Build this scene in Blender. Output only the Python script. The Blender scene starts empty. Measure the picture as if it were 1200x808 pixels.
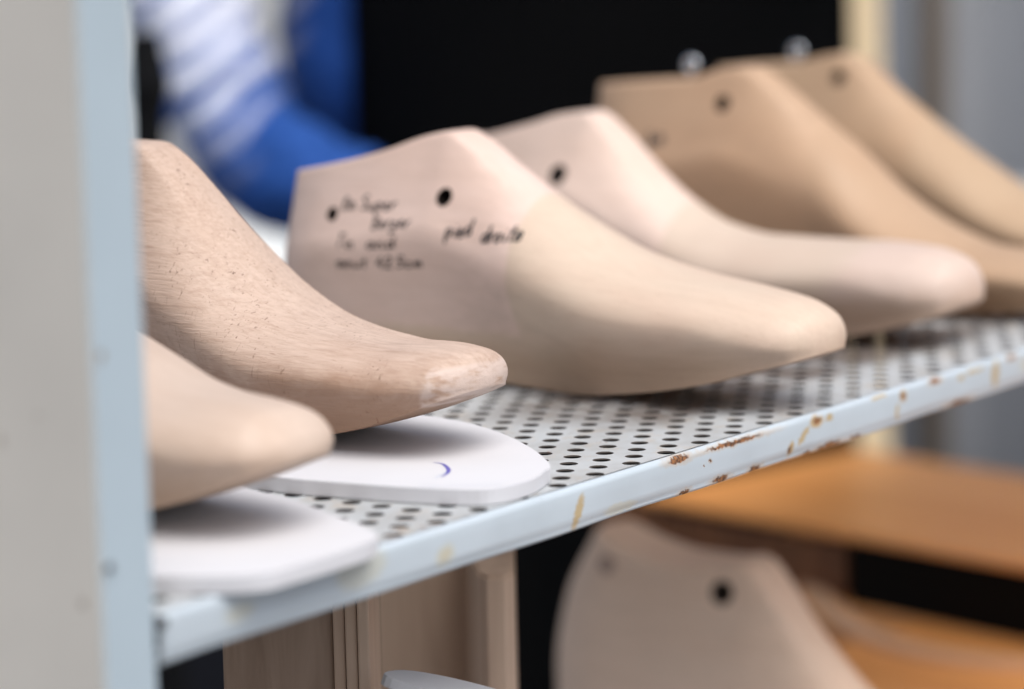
import bpy, bmesh, math, random
from mathutils import Vector, Matrix
from mathutils.bvhtree import BVHTree
random.seed(7)
R = math.radians
scene = bpy.context.scene
col = scene.collection
K = 0.0008                                  # one drawing unit in metres
SHELF_Z = 1.0

# ------------------------------------------------------------------ camera
FPX = 3500.0
PITCH = math.atan((404 + 122) / FPX); ROLL = R(1.25)
CAM = Vector((0, 0, SHELF_Z + 0.208))
fw = Vector((0, math.cos(PITCH), -math.sin(PITCH)))
up0 = Vector((0, math.sin(PITCH), math.cos(PITCH)))
rt = math.cos(ROLL) * Vector((1, 0, 0)) - math.sin(ROLL) * up0
up = math.cos(ROLL) * up0 + math.sin(ROLL) * Vector((1, 0, 0))
cd = bpy.data.cameras.new('camera'); cam = bpy.data.objects.new('camera', cd); col.objects.link(cam)
cam.matrix_world = Matrix(((rt.x, up.x, -fw.x, CAM.x), (rt.y, up.y, -fw.y, CAM.y), (rt.z, up.z, -fw.z, CAM.z), (0, 0, 0, 1)))
cd.sensor_width = 36; cd.lens = FPX * 36 / 1200
cd.clip_start = 0.02; cd.clip_end = 2000
cd.dof.use_dof = True; cd.dof.focus_distance = 1.115; cd.dof.aperture_fstop = 4.4; cd.dof.aperture_blades = 0
scene.camera = cam

# ------------------------------------------------------------------ light: bright overcast sky, soft high sun
SUN_AZ, SUN_EL = R(140), R(60)
w = bpy.data.worlds.new('World'); scene.world = w; w.use_nodes = True
nt = w.node_tree; bg = nt.nodes['Background']
sky = nt.nodes.new('ShaderNodeTexSky'); sky.sky_type = 'NISHITA'; sky.sun_disc = False
sky.sun_elevation = SUN_EL; sky.sun_rotation = SUN_AZ; sky.dust_density = 4.0; sky.air_density = 1.0; sky.ozone_density = 1.0
hs = nt.nodes.new('ShaderNodeHueSaturation'); hs.inputs['Saturation'].default_value = 0.6
nt.links.new(sky.outputs[0], hs.inputs['Color']); nt.links.new(hs.outputs[0], bg.inputs['Color'])
bg.inputs['Strength'].default_value = 0.125
sl = bpy.data.lights.new('sun', 'SUN'); sun = bpy.data.objects.new('sun', sl); col.objects.link(sun)
sl.energy = 1.5; sl.angle = R(50); sl.color = (1.0, 0.98, 0.95)
sd = Vector((math.sin(SUN_AZ) * math.cos(SUN_EL), math.cos(SUN_AZ) * math.cos(SUN_EL), math.sin(SUN_EL)))
sun.rotation_euler = sd.to_track_quat('Z', 'Y').to_euler(); sun.location = sd * 20
scene.view_settings.view_transform = 'Standard'; scene.view_settings.look = 'None'
scene.view_settings.exposure = 0.53; scene.view_settings.gamma = 1.0; scene.view_settings.use_curve_mapping = False
scene.render.engine = 'CYCLES'

# ------------------------------------------------------------------ helpers
ORIGIN = Vector((-0.10312942, 0.87082785, SHELF_Z))     # front left of the shelf edge
EU = Vector((0.58113304, 0.81380857, 0)); EV = Vector((-0.81380857, 0.58113304, 0))   # along the edge / inwards
ANG = math.atan2(EU.y, EU.x)
def P(u, v, z): return ORIGIN + EU * (u * K) + EV * (v * K) + Vector((0, 0, z * K))
def view(x, y, d):                      # a point d metres away from the camera (used for blurred background only)
    r = fw + rt * ((x - 600) / FPX) - up * ((y - 404) / FPX)
    return CAM + r * (d / r.y)

def tag(o, label=None, cat=None, group=None, kind=None):
    if label: o['label'] = label
    if cat: o['category'] = cat
    if group: o['group'] = group
    if kind: o['kind'] = kind
    return o
def empty(name, loc=(0, 0, 0), rz=0):
    o = bpy.data.objects.new(name, None); col.objects.link(o); o.location = loc; o.rotation_euler = (0, 0, rz)
    o.empty_display_size = .05
    return o
def obj(name, me, mat=None, parent=None, loc=None, rot=None):
    if isinstance(me, bmesh.types.BMesh):
        m = bpy.data.meshes.new(name); me.to_mesh(m); me.free(); me = m
    o = bpy.data.objects.new(name, me); col.objects.link(o)
    if mat and len(me.materials):
        for i, mm in enumerate(mat if isinstance(mat, (list, tuple)) else [mat]): me.materials[i] = mm
    elif mat:
        for mm in (mat if isinstance(mat, (list, tuple)) else [mat]): me.materials.append(mm)
    if parent: o.parent = parent
    if loc is not None: o.location = loc
    if rot is not None: o.rotation_euler = rot
    return o
def smooth(me, on=True):
    for p in me.polygons: p.use_smooth = on
def box(bm, x0, x1, y0, y1, z0, z1, bev=0.0, M=None):
    r = bmesh.ops.create_cube(bm, size=1.0)
    vs = r['verts']
    for v in vs:
        v.co = Vector(((x0 + x1) / 2 + v.co.x * (x1 - x0), (y0 + y1) / 2 + v.co.y * (y1 - y0), (z0 + z1) / 2 + v.co.z * (z1 - z0)))
    if bev > 0:
        es = {e for v in vs for e in v.link_edges}
        g = bmesh.ops.bevel(bm, geom=list(es), offset=bev, segments=2, affect='EDGES', profile=.6)
        vs = list({v for f in g['faces'] for v in f.verts} | {v for v in vs if v.is_valid})
    if M is not None:
        for v in vs: v.co = M @ v.co
    return vs
def tube(bm, pts, rad, n=8, caps=True):
    rings = []
    for i, p in enumerate(pts):
        p = Vector(p)
        a = Vector(pts[max(i - 1, 0)]); b = Vector(pts[min(i + 1, len(pts) - 1)])
        d = (b - a).normalized()
        q = d.to_track_quat('Z', 'Y')
        r = rad[i] if isinstance(rad, (list, tuple)) else rad
        rings.append([bm.verts.new(p + q @ Vector((math.cos(t) * r, math.sin(t) * r, 0))) for t in [2 * math.pi * k / n for k in range(n)]])
    for A, B in zip(rings, rings[1:]):
        for k in range(n): bm.faces.new((A[k], A[(k + 1) % n], B[(k + 1) % n], B[k]))
    if caps:
        bm.faces.new(rings[0][::-1]); bm.faces.new(rings[-1])
def prism(bm, poly, z0, z1):
    lo = [bm.verts.new((x, y, z0)) for x, y in poly]; hi = [bm.verts.new((x, y, z1)) for x, y in poly]
    n = len(poly)
    for i in range(n): bm.faces.new((lo[i], lo[(i + 1) % n], hi[(i + 1) % n], hi[i]))
    bm.faces.new(hi); bm.faces.new(lo[::-1])
    bmesh.ops.recalc_face_normals(bm, faces=bm.faces)
def interp(pts):                        # monotone cubic through control points
    xs = [p[0] for p in pts]; ys = [p[1] for p in pts]; n = len(xs)
    h = [xs[i + 1] - xs[i] for i in range(n - 1)]; d = [(ys[i + 1] - ys[i]) / h[i] for i in range(n - 1)]
    m = [d[0]] + [0 if d[i - 1] * d[i] <= 0 else 2 * d[i - 1] * d[i] / (d[i - 1] + d[i]) for i in range(1, n - 1)] + [d[-1]]
    def f(x):
        if x <= xs[0]: return ys[0]
        if x >= xs[-1]: return ys[-1]
        i = 0
        while xs[i + 1] < x: i += 1
        t = (x - xs[i]) / h[i]
        return (ys[i] * (1 + 2 * t) * (1 - t) ** 2 + m[i] * h[i] * t * (1 - t) ** 2 + ys[i + 1] * t * t * (3 - 2 * t) + m[i + 1] * h[i] * t * t * (t - 1))
    return f
def lerp(a, b, t): return a + (b - a) * t
def sstep(a, b, x):
    t = min(1, max(0, (x - a) / (b - a))); return t * t * (3 - 2 * t)

# ------------------------------------------------------------------ materials
class NT:
    def __init__(s, name, rough=.6, spec=.5):
        s.m = bpy.data.materials.new(name); s.m.use_nodes = True; s.t = s.m.node_tree
        s.b = s.t.nodes['Principled BSDF']; s.b.inputs['Roughness'].default_value = rough
        s.b.inputs['Specular IOR Level'].default_value = spec
        s.tc = s.t.nodes.new('ShaderNodeTexCoord'); s.obj = s.tc.outputs['Object']
    def lk(s, a, b):
        if hasattr(a, 'is_output') or hasattr(a, 'links'): s.t.links.new(a, b)
        else: b.default_value = a
    def map(s, src=None, scale=(1, 1, 1), loc=(0, 0, 0), rot=(0, 0, 0)):
        n = s.t.nodes.new('ShaderNodeMapping'); s.t.links.new(src or s.obj, n.inputs['Vector'])
        n.inputs['Scale'].default_value = scale; n.inputs['Location'].default_value = loc; n.inputs['Rotation'].default_value = rot
        return n.outputs[0]
    def noise(s, vec=None, scale=5, detail=4, rough=.55, dist=0):
        n = s.t.nodes.new('ShaderNodeTexNoise'); s.t.links.new(vec or s.obj, n.inputs['Vector'])
        n.inputs['Scale'].default_value = scale; n.inputs['Detail'].default_value = detail
        n.inputs['Roughness'].default_value = rough; n.inputs['Distortion'].default_value = dist
        return n.outputs['Fac']
    def ramp(s, fac, stops, interp='LINEAR'):
        n = s.t.nodes.new('ShaderNodeValToRGB'); s.t.links.new(fac, n.inputs[0]); cr = n.color_ramp; cr.interpolation = interp
        while len(cr.elements) < len(stops): cr.elements.new(.5)
        for e, (p, c) in zip(cr.elements, stops):
            e.position = p; e.color = (c, c, c, 1) if not isinstance(c, tuple) else (*c, 1)
        return n.outputs[0]
    def mix(s, fac, a, b, mode='MIX'):
        n = s.t.nodes.new('ShaderNodeMix'); n.data_type = 'RGBA'; n.blend_type = mode
        for v, i in ((fac, n.inputs[0]), (a, n.inputs[6]), (b, n.inputs[7])):
            if isinstance(v, tuple): v = (*v, 1) if len(v) == 3 else v
            s.lk(v, i)
        return n.outputs[2]
    def math(s, op, a, b=0.0, c=None):
        n = s.t.nodes.new('ShaderNodeMath'); n.operation = op
        s.lk(a, n.inputs[0]); s.lk(b, n.inputs[1])
        if c is not None: s.lk(c, n.inputs[2])
        return n.outputs[0]
    def sep(s, v=None):
        n = s.t.nodes.new('ShaderNodeSeparateXYZ'); s.t.links.new(v or s.obj, n.inputs[0]); return n.outputs
    def mr(s, v, a, b, c=0.0, d=1.0):
        n = s.t.nodes.new('ShaderNodeMapRange'); s.lk(v, n.inputs[0])
        n.interpolation_type = 'SMOOTHSTEP'
        for k, q in zip((1, 2, 3, 4), (a, b, c, d)): n.inputs[k].default_value = q
        return n.outputs[0]
    def color(s, c): s.lk((*c, 1) if isinstance(c, tuple) and len(c) == 3 else c, s.b.inputs['Base Color'])
    def bump(s, h, strength=.3, dist=.001):
        n = s.t.nodes.new('ShaderNodeBump'); n.inputs['Strength'].default_value = strength; n.inputs['Distance'].default_value = dist
        s.t.links.new(h, n.inputs['Height']); s.t.links.new(n.outputs[0], s.b.inputs['Normal'])

def wood_last(name, fore, rear, seam=190, seam_z=34, grain=.5, scratch=0.0, seed=0, stain=(.30, .19, .12), toe=None, low_tan=.62):
    """turned beech: rear block and fore part of slightly different wood, flecks, smudges, saw marks"""
    n = NT(name, .5, .4)
    k = 1 / K
    v = n.map(None, (k, k, k), (seed * 37.1, seed * 11.3, seed * 5.7))      # drawing units
    x, y, z = n.sep(n.map(None, (k, k, k)))
    wob = n.noise(v, .03, 2)
    xs = n.math('ADD', x, n.math('MULTIPLY', n.math('SUBTRACT', wob, .5), 10.0))
    zz = n.math('ADD', z, n.math('MULTIPLY', n.math('SUBTRACT', wob, .5), 8.0))
    m = n.math('MULTIPLY', n.mr(n.math('ADD', xs, n.math('MULTIPLY', z, -.06)), seam - 1.6, seam + 1.6), n.mr(zz, seam_z - 3, seam_z + 3))
    base = n.mix(m, fore, rear)
    if toe:
        base = n.mix(n.math('MULTIPLY', n.mr(n.math('ADD', xs, n.math('MULTIPLY', z, .5)), 100, 78), .8), base, toe)
    # ragged tan band low on the sides, along the feather edge
    tan_m = n.mr(n.math('ADD', n.math('ADD', z, n.math('MULTIPLY', x, .03)), n.math('MULTIPLY', n.noise(n.map(v, (.35, 1, .5)), .05, 4, .65), 26.0)), 56, 30)
    base = n.mix(n.math('MULTIPLY', tan_m, low_tan), base, (.40, .265, .165))
    # broad mottling
    mot = n.noise(n.map(v, (.35, 1, .8)), .022, 5, .6)
    base = n.mix(n.math('MULTIPLY', n.ramp(mot, [(.38, 0.0), (.7, 1.0)]), .38), base, tuple(c * f for c, f in zip(rear, (.86, .76, .68))))
    # long grain
    gr = n.noise(n.map(v, (.05, 1.0, .6)), .35, 6, .65, .8)
    base = n.mix(n.math('MULTIPLY', n.ramp(gr, [(.42, 0.0), (.62, 1.0)]), .22 * grain), base, stain)
    # little dark flecks lying along the grain
    fl = n.noise(n.map(v, (.16, 1.0, 1.0)), .9, 2, .5)
    base = n.mix(n.math('MULTIPLY', n.ramp(fl, [(.66, 0.0), (.73, 1.0)]), .45 * grain), base, stain)
    # smudges from handling
    sm = n.noise(n.map(v, (.5, .5, 1), (9, 3, 1)), .018, 4, .7)
    base = n.mix(n.math('MULTIPLY', n.ramp(sm, [(.58, 0.0), (.78, 1.0)]), .3), base, tuple(c * .55 for c in fore))
    h = n.math('ADD', n.math('MULTIPLY', gr, .5), n.math('MULTIPLY', fl, .4))
    if scratch:
        s1 = n.noise(n.map(v, (.10, .4, 1.3), (0, 0, 0), (0, .55, .3)), .55, 4, .65, .5)
        s2 = n.noise(n.map(v, (1.1, .6, .10), (4, 2, 0), (0, .35, 0)), .55, 3, .6, .4)
        s3 = n.ramp(s2, [(.615, 0.0), (.70, 1.0)])
        fade = n.mr(n.noise(v, .03, 2), .4, .62)
        base = n.mix(n.math('MULTIPLY', n.math('MULTIPLY', s3, fade), .9 * scratch), base, (.13, .065, .04))
        base = n.mix(n.math('MULTIPLY', n.ramp(s1, [(.50, 0.0), (.68, 1.0)]), .26 * scratch), base, stain)
        base = n.mix(n.math('MULTIPLY', n.ramp(s1, [(.30, 1.0), (.45, 0.0)]), .26 * scratch), base, tuple(min(1, c * 1.25) for c in fore))
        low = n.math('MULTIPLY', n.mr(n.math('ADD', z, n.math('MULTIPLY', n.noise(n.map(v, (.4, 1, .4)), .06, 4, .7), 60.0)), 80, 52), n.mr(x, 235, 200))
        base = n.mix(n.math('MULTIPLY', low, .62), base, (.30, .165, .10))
        tip = n.math('MULTIPLY', n.mr(n.math('ADD', xs, n.math('MULTIPLY', z, .25)), 24, 21), n.mr(zz, 43, 40))
        base = n.mix(n.math('MULTIPLY', n.math('MULTIPLY', tip, .6), n.mr(n.noise(n.map(v, (.5, .2, 1)), .3, 3), .3, .55)), base, (.66, .55, .50))
        h = n.math('ADD', h, n.math('MULTIPLY', s1, 1.6 * scratch))
    n.color(base)
    n.bump(h, .22 + .3 * scratch, .0005)
    rr = n.ramp(mot, [(.3, .46), (.7, .60)])
    n.t.links.new(rr, n.b.inputs['Roughness'])
    return n.m
def wood_plain(name, c1, c2, scale=1.0, axis='x', rough=.6, spec=.4):
    n = NT(name, rough, spec)
    s = {'x': (.08, 1, 1), 'y': (1, .08, 1), 'z': (1, 1, .08)}[axis]
    g = n.noise(n.map(None, s), 90 * scale, 6, .62, .7)
    b = n.noise(None, 9 * scale, 4)
    c = n.mix(n.ramp(g, [(.36, 0.0), (.68, 1.0)]), c1, c2)
    n.color(n.mix(n.math('MULTIPLY', b, .35), c, c2)); n.bump(g, .2, .001)
    return n.m
def plain(name, c, rough=.6, spec=.4, metal=0.0, var=.15, scale=12):
    n = NT(name, rough, spec); n.b.inputs['Metallic'].default_value = metal
    a = n.noise(None, scale, 5)
    n.color(n.mix(n.ramp(a, [(.35, 0.0), (.7, 1.0)]), c, tuple(k * (1 - var) for k in c)))
    return n.m
def spots(n, lst, halo=False):
    """ragged patches: (u, z, half width, half height, tilt) in drawing units on the x-z face"""
    k = 1 / K
    x, y, z = n.sep(n.map(None, (k, k, k)))
    nz = n.noise(n.map(None, (k, k, k)), .35, 4, .7); nz2 = n.noise(n.map(None, (k, k, k), (50, 7, 3)), .3, 4, .7)
    ax = n.math('ADD', x, n.math('MULTIPLY', n.math('SUBTRACT', nz, .5), 7.0))
    az = n.math('ADD', z, n.math('MULTIPLY', n.math('SUBTRACT', nz2, .5), 5.0))
    out = None
    for (u, zz, a, b, t) in lst:
        dx = n.math('SUBTRACT', ax, float(u)); dz = n.math('SUBTRACT', az, float(zz))
        dx = n.math('ADD', dx, n.math('MULTIPLY', dz, -t))
        q = n.math('ADD', n.math('POWER', n.math('ABSOLUTE', n.math('DIVIDE', dx, float(a))), 2.0), n.math('POWER', n.math('ABSOLUTE', n.math('DIVIDE', dz, float(b))), 2.0))
        s = n.mr(q, 5.0, .5) if halo else n.mr(q, 1.35, .45)
        out = s if out is None else n.math('MAXIMUM', out, s)
    return out
PAINT = (.49, .555, .605)
def lip_mat():
    n = NT('painted_steel_lip', .38, .45)
    mot = n.noise(None, 30, 5)
    c = n.mix(n.ramp(mot, [(.35, 0.0), (.7, 1.0)]), PAINT, tuple(k * .93 for k in PAINT))
    stain = spots(n, [(265, -12, 3.5, 8, .5), (479, -4.5, 7, 3, 0), (466, -9.5, 3.4, 4.5, 1.2), (453, -14, 2.2, 3.5, .5), (492, -4.5, 4, 2, 0), (571, -5, 4.5, 3.2, 0), (564, -12.5, 2.0, 4.5, .2),
                      (680, -9, 4.5, 8, .1), (638, -5, 4, 1.6, 0), (655, -3.5, 12, 1.2, 0), (166, -12, 4, 3, .4), (88, -1.5, 22, 1.6, 0), (545, -2, 9, .9, 0)])
    c = n.mix(n.math('MULTIPLY', stain, .95), c, (.45, .345, .19))
    pale = spots(n, [(110, -7, 17, 8, .2), (166, -12, 7, 5, .4), (35, -9, 9, 4, .3), (720, -8, 10, 5, .3), (300, -16, 14, 2.5, 0)])
    c = n.mix(n.math('MULTIPLY', pale, .7), c, (.50, .50, .43))
    RUST = [(480, -4.2, 4, 1.8, 0), (452, -14.5, 1.3, 2, .5), (571, -5.2, 2.2, 2, 0), (400, -2.3, 26, 1.1, 0), (350, -2.2, 9, 1.6, 0), (608, -2.6, 6, 1.4, 0), (388, -18.2, 7, 1.5, 0), (420, -18.6, 5, 1.6, 0), (355, -18.6, 4, 1.3, 0), (492, -18.6, 12, 1.3, 0), (470, -19, 5, 1, 0),
                      (637, -18.4, 12, 1.5, 0), (700, -2.5, 5, 1.4, 0), (91, -2.2, 14, 1.0, 0), (378, -7.6, .9, .9, 0), (372, -9, .6, .6, 0), (520, -18.8, 6, .8, 0), (760, -18, 10, 1.5, 0)]
    rust = spots(n, RUST)
    c = n.mix(n.math('MULTIPLY', spots(n, RUST, True), .42), c, (.50, .33, .17))
    dk = n.noise(n.map(None, (1 / K,) * 3), .5, 3)
    c = n.mix(rust, c, n.mix(n.ramp(dk, [(.4, 0.0), (.6, 1.0)]), (.30, .13, .05), (.075, .035, .02)))
    # fine dirt specks
    sp = n.noise(None, 420, 2); c = n.mix(n.math('MULTIPLY', n.ramp(sp, [(.70, 0.0), (.76, 1.0)]), .35), c, (.25, .2, .17))
    n.color(c)
    n.lk(n.math('ADD', n.math('MULTIPLY', rust, .4), .38), n.b.inputs['Roughness'])
    n.bump(n.math('SUBTRACT', n.math('MULTIPLY', mot, .2), rust), .5, .0004)
    return n.m
def plate_mat():
    n = NT('painted_perforated_steel', .45, .4)
    k = 1 / K
    v = n.map(None, (k, k, k))
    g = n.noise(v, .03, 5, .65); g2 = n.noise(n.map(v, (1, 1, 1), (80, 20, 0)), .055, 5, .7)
    c = n.mix(n.ramp(g, [(.4, 0.0), (.7, 1.0)]), tuple(q * 1.0 for q in (.47, .495, .51)), (.37, .375, .37))
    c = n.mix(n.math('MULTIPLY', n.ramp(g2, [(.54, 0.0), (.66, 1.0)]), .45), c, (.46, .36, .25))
    c = n.mix(n.ramp(n.noise(n.map(v, (1, 1, 1), (7, 90, 0)), .07, 4, .7), [(.66, 0.0), (.70, 1.0)]), c, (.16, .075, .04))
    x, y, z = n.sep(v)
    band = n.math('MULTIPLY', n.mr(y, 30, 62), n.mr(y, 170, 130)); band = n.math('MULTIPLY', band, n.mr(x, 360, 450))  # shade in front of the lasts, painted into the plate with some grime
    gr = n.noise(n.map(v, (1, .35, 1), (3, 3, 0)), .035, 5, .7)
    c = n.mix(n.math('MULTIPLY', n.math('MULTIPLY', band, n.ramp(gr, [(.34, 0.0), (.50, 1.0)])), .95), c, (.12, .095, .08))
    n.color(c); n.bump(g2, .15, .0005)
    return n.m
M = {}
M['paint'] = lip_mat()
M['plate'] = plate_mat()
M['hole'] = plain('shaded_hole_wall', (.012, .008, .006), .8, .2)  # shade inside the drilled holes, put into a near-black wall colour
M['foam'] = plain('white_foam', (.62, .62, .645), .85, .2, 0, .04, 25)
M['ink'] = plain('black_ink', (.03, .028, .03), .5)
M['blue_ink'] = plain('blue_ink', (.13, .12, .45), .5)
M['chrome'] = plain('bright_steel', (.60, .63, .67), .26, .5, 1.0, .05)
M['bolt'] = plain('dark_bolt', (.10, .10, .11), .5, .4, .6)

# ------------------------------------------------------------------ ground and far setting
g = NT('grey_paving', .85, .2)
a = g.noise(None, 1.3, 5); b = g.noise(None, 60, 3)
g.color(g.mix(g.math('MULTIPLY', b, .3), g.mix(a, (.15, .15, .155), (.21, .21, .215)), (.09, .09, .09)))
bm = bmesh.new(); bmesh.ops.create_grid(bm, x_segments=1, y_segments=1, size=120)
tag(obj('ground', bm, g.m), kind='structure')

# ------------------------------------------------------------------ the rack
rack = tag(empty('shelf_rack', ORIGIN - Vector((0, 0, SHELF_Z)), ANG), 'pale blue painted steel rack with perforated shelf and rust spots on its front edge', 'shelf')
U0, U1, V1 = -14, 1800, 432
PITCHV, COLW, HR = 16.4, 15.0, 4.3
def perforated(u0, u1, v1):
    vs, fs = [], []
    NSEG = 20; TH = 0.8
    def cell(cu, cv, ua, ub, va, vb):
        ang = [2 * math.pi * (i + .5) / NSEG for i in range(NSEG)]
        base = len(vs)
        for a_ in ang:
            c, s = math.cos(a_), math.sin(a_)
            vs.append((cu + HR * c, cv + HR * s, 0))
        for a_ in ang:
            c, s = math.cos(a_), math.sin(a_)
            t = min(((ub - cu) / c if c > 1e-6 else (ua - cu) / c if c < -1e-6 else 1e9), ((vb - cv) / s if s > 1e-6 else (va - cv) / s if s < -1e-6 else 1e9))
            vs.append((cu + t * c, cv + t * s, 0))
        for a_ in ang: vs.append((cu + HR * math.cos(a_), cv + HR * math.sin(a_), -TH))
        corners = []
        for (qx, qy) in ((ub, vb), (ua, vb), (ua, va), (ub, va)):
            corners.append((math.atan2(qy - cv, qx - cu) % (2 * math.pi), len(vs))); vs.append((qx, qy, 0))
        for i in range(NSEG):
            j = (i + 1) % NSEG
            a0, a1 = ang[i], ang[j] if j else ang[j] + 2 * math.pi
            cc = [k for (t, k) in corners if a0 < t < a1 or a0 < t + 2 * math.pi < a1]
            fs.append((base + i, base + NSEG + i, *cc, base + NSEG + j, base + j))
            fs.append((base + 2 * NSEG + i, base + i, base + j, base + 2 * NSEG + j))
    def quad(a_, b_, c_, d_):
        q = len(vs); vs.extend([(a_, c_, 0), (b_, c_, 0), (b_, d_, 0), (a_, d_, 0)]); fs.append((q, q + 1, q + 2, q + 3))
    k0 = math.ceil((u0 + COLW - 261.9) / COLW); k1 = math.floor((u1 - COLW - 261.9) / COLW)
    for k in range(k0, k1 + 1):
        cu = 261.9 + COLW * k; ua, ub = cu - COLW / 2, cu + COLW / 2
        first = 5.4 if k % 2 == 0 else 5.4 + PITCHV / 2
        va = 0.0; cv = first
        while cv + PITCHV / 2 < v1 - 6:
            vb = cv + PITCHV / 2
            cell(cu, cv, ua, ub, va, vb); va = vb; cv += PITCHV
        quad(ua, ub, va, v1)
    quad(u0, 261.9 + COLW * (k0 - .5), 0, v1); quad(261.9 + COLW * (k1 + .5), u1, 0, v1)
    me = bpy.data.meshes.new('perforated_plate')
    me.from_pydata([(x * K, y * K, z * K) for x, y, z in vs], [], fs); me.update()
    me.polygons.foreach_set('material_index', [1 if all(vs[i][2] == 0 for i in f) is False else 0 for f in fs])
    return me
obj('perforated_plate', perforated(U0, U1, V1), [M['plate'], plain('dark_hole_edge', (.09, .075, .065), .7)], rack, (0, 0, SHELF_Z))  # hole walls get their own, darker colour
def lip(u0, u1, sign=1, v_at=0):
    prof = [(1.0, 0.0)] + [(-3 * math.sin(t), -3 + 3 * math.cos(t)) for t in [R(a_) for a_ in (0, 22, 45, 68, 90)]]
    prof += [(-3, -8), (-3, -13), (-3, -16.5), (-2.4, -17.4), (-2.7, -18.2), (-2.2, -19.4), (-1, -20), (13, -20), (13, -18.6), (-1.2, -18.6), (-1.6, -3), (0, -1.5), (1, -1.5)]
    bm = bmesh.new(); n = int((u1 - u0) / 6); prev = None
    for i in range(n + 1):
        u = u0 + (u1 - u0) * i / n
        dent = .35 * math.sin(u * .021) + .25 * math.sin(u * .063 + 1)
        ring = []
        for (v, z) in prof:
            q = dent * max(0, min(1, (-z) / 15))
            ring.append(bm.verts.new((u * K, (v_at + sign * (v + q * .8)) * K, (z + (.25 * math.sin(u * .045) if z < -17 else 0)) * K)))
        if prev:
            for j in range(len(prof)):
                jj = (j + 1) % len(prof)
                bm.faces.new((prev[j], prev[jj], ring[jj], ring[j]))
        else: bm.faces.new(ring)
        prev = ring
    bm.faces.new(prev[::-1])
    bmesh.ops.recalc_face_normals(bm, faces=bm.faces)
    for f in bm.faces: f.smooth = len(f.verts) == 4
    return bm
o = obj('front_lip', lip(-10, U1), M['paint'], rack, (0, 0, SHELF_Z))
obj('rear_lip', lip(U0, U1, -1, V1), M['paint'], rack, (0, 0, SHELF_Z))
pg = NT('painted_steel_upright', .5, .4)
v_ = pg.noise(None, 14, 5)
c_ = pg.mix(pg.ramp(v_, [(.35, 0.0), (.7, 1.0)]), (.40, .48, .535), (.375, .45, .50))
sp_ = pg.noise(None, 55, 3)
c_ = pg.mix(pg.ramp(sp_, [(.71, 0.0), (.75, 1.0)]), c_, (.22, .15, .10)); pg.color(c_)
pw = NT('lifted_side_paint', .6, .35)  # lighter, warmer colour makes up for the little light on side faces
v_ = pw.noise(None, 10, 5)
c_ = pw.mix(pw.ramp(v_, [(.35, 0.0), (.7, 1.0)]), (.74, .69, .61), (.66, .615, .545))
sp_ = pw.noise(None, 42, 3)
c_ = pw.mix(pw.ramp(sp_, [(.70, 0.0), (.76, 1.0)]), c_, (.36, .30, .24)); pw.color(c_)
def upright(u0, v0, du, dv, z0=0.0, z1=1.75, th=2.0):
    """steel angle: one leg along the shelf edge, the other across it; origin is its outer corner"""
    poly = [(0, 0), (du, 0), (du, math.copysign(th, dv)), (math.copysign(th, du), math.copysign(th, dv)), (math.copysign(th, du), dv), (0, dv)]
    bm = bmesh.new(); prism(bm, [(x * K, y * K) for x, y in poly], z0, z1)
    es = [e for e in bm.edges if abs(e.verts[0].co.z - e.verts[1].co.z) > .5]
    bmesh.ops.bevel(bm, geom=es, offset=.0006, segments=2, affect='EDGES')
    for f in bm.faces:
        nn = f.normal
        f.material_index = 1 if abs(nn.x) > .8 else 0
    return obj('upright', bm, [pg.m, pw.m], rack, (u0 * K, v0 * K, 0))
upright(-44, -6, 28, 62)
upright(U1 + 26, -6, -28, 56); upright(U1 + 26, V1 + 6, -28, -56)
bm = bmesh.new(); box(bm, -41.5 * K, -39.5 * K, 1 * K, V1 * K, .12, 1.75, .0006); obj('side_panel', bm, pw.m, rack)
for (u, v) in ((-44, -6),):
    for z, rr in ((24, 1.6), (-160, 2.4)):
        bm = bmesh.new()
        tube(bm, [((u + 4) * K, (v - .1) * K, SHELF_Z + z * K), ((u + 4) * K, (v - 1.6) * K, SHELF_Z + z * K), ((u + 4) * K, (v - 2.2) * K, SHELF_Z + z * K)], [rr * K, rr * K, rr * .6 * K], 10)
        obj('bolt', bm, M['bolt'], rack)
bm = bmesh.new()
tube(bm, [(-12.5 * K, -2.6 * K, SHELF_Z - 2.5 * K), (-12.5 * K, -7 * K, SHELF_Z - 2.5 * K)], 2.2 * K, 10); obj('bolt', bm, M['bolt'], rack)
LOWZ = -417.6
bm = bmesh.new(); box(bm, U0 * K, 860 * K, -95 * K, 330 * K, SHELF_Z + (LOWZ - 14) * K, SHELF_Z + LOWZ * K, .001); obj('lower_board', bm, wood_plain('dark_shelf_board', (.10, .075, .055), (.06, .045, .035), 1, 'x', .7), rack)

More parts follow.
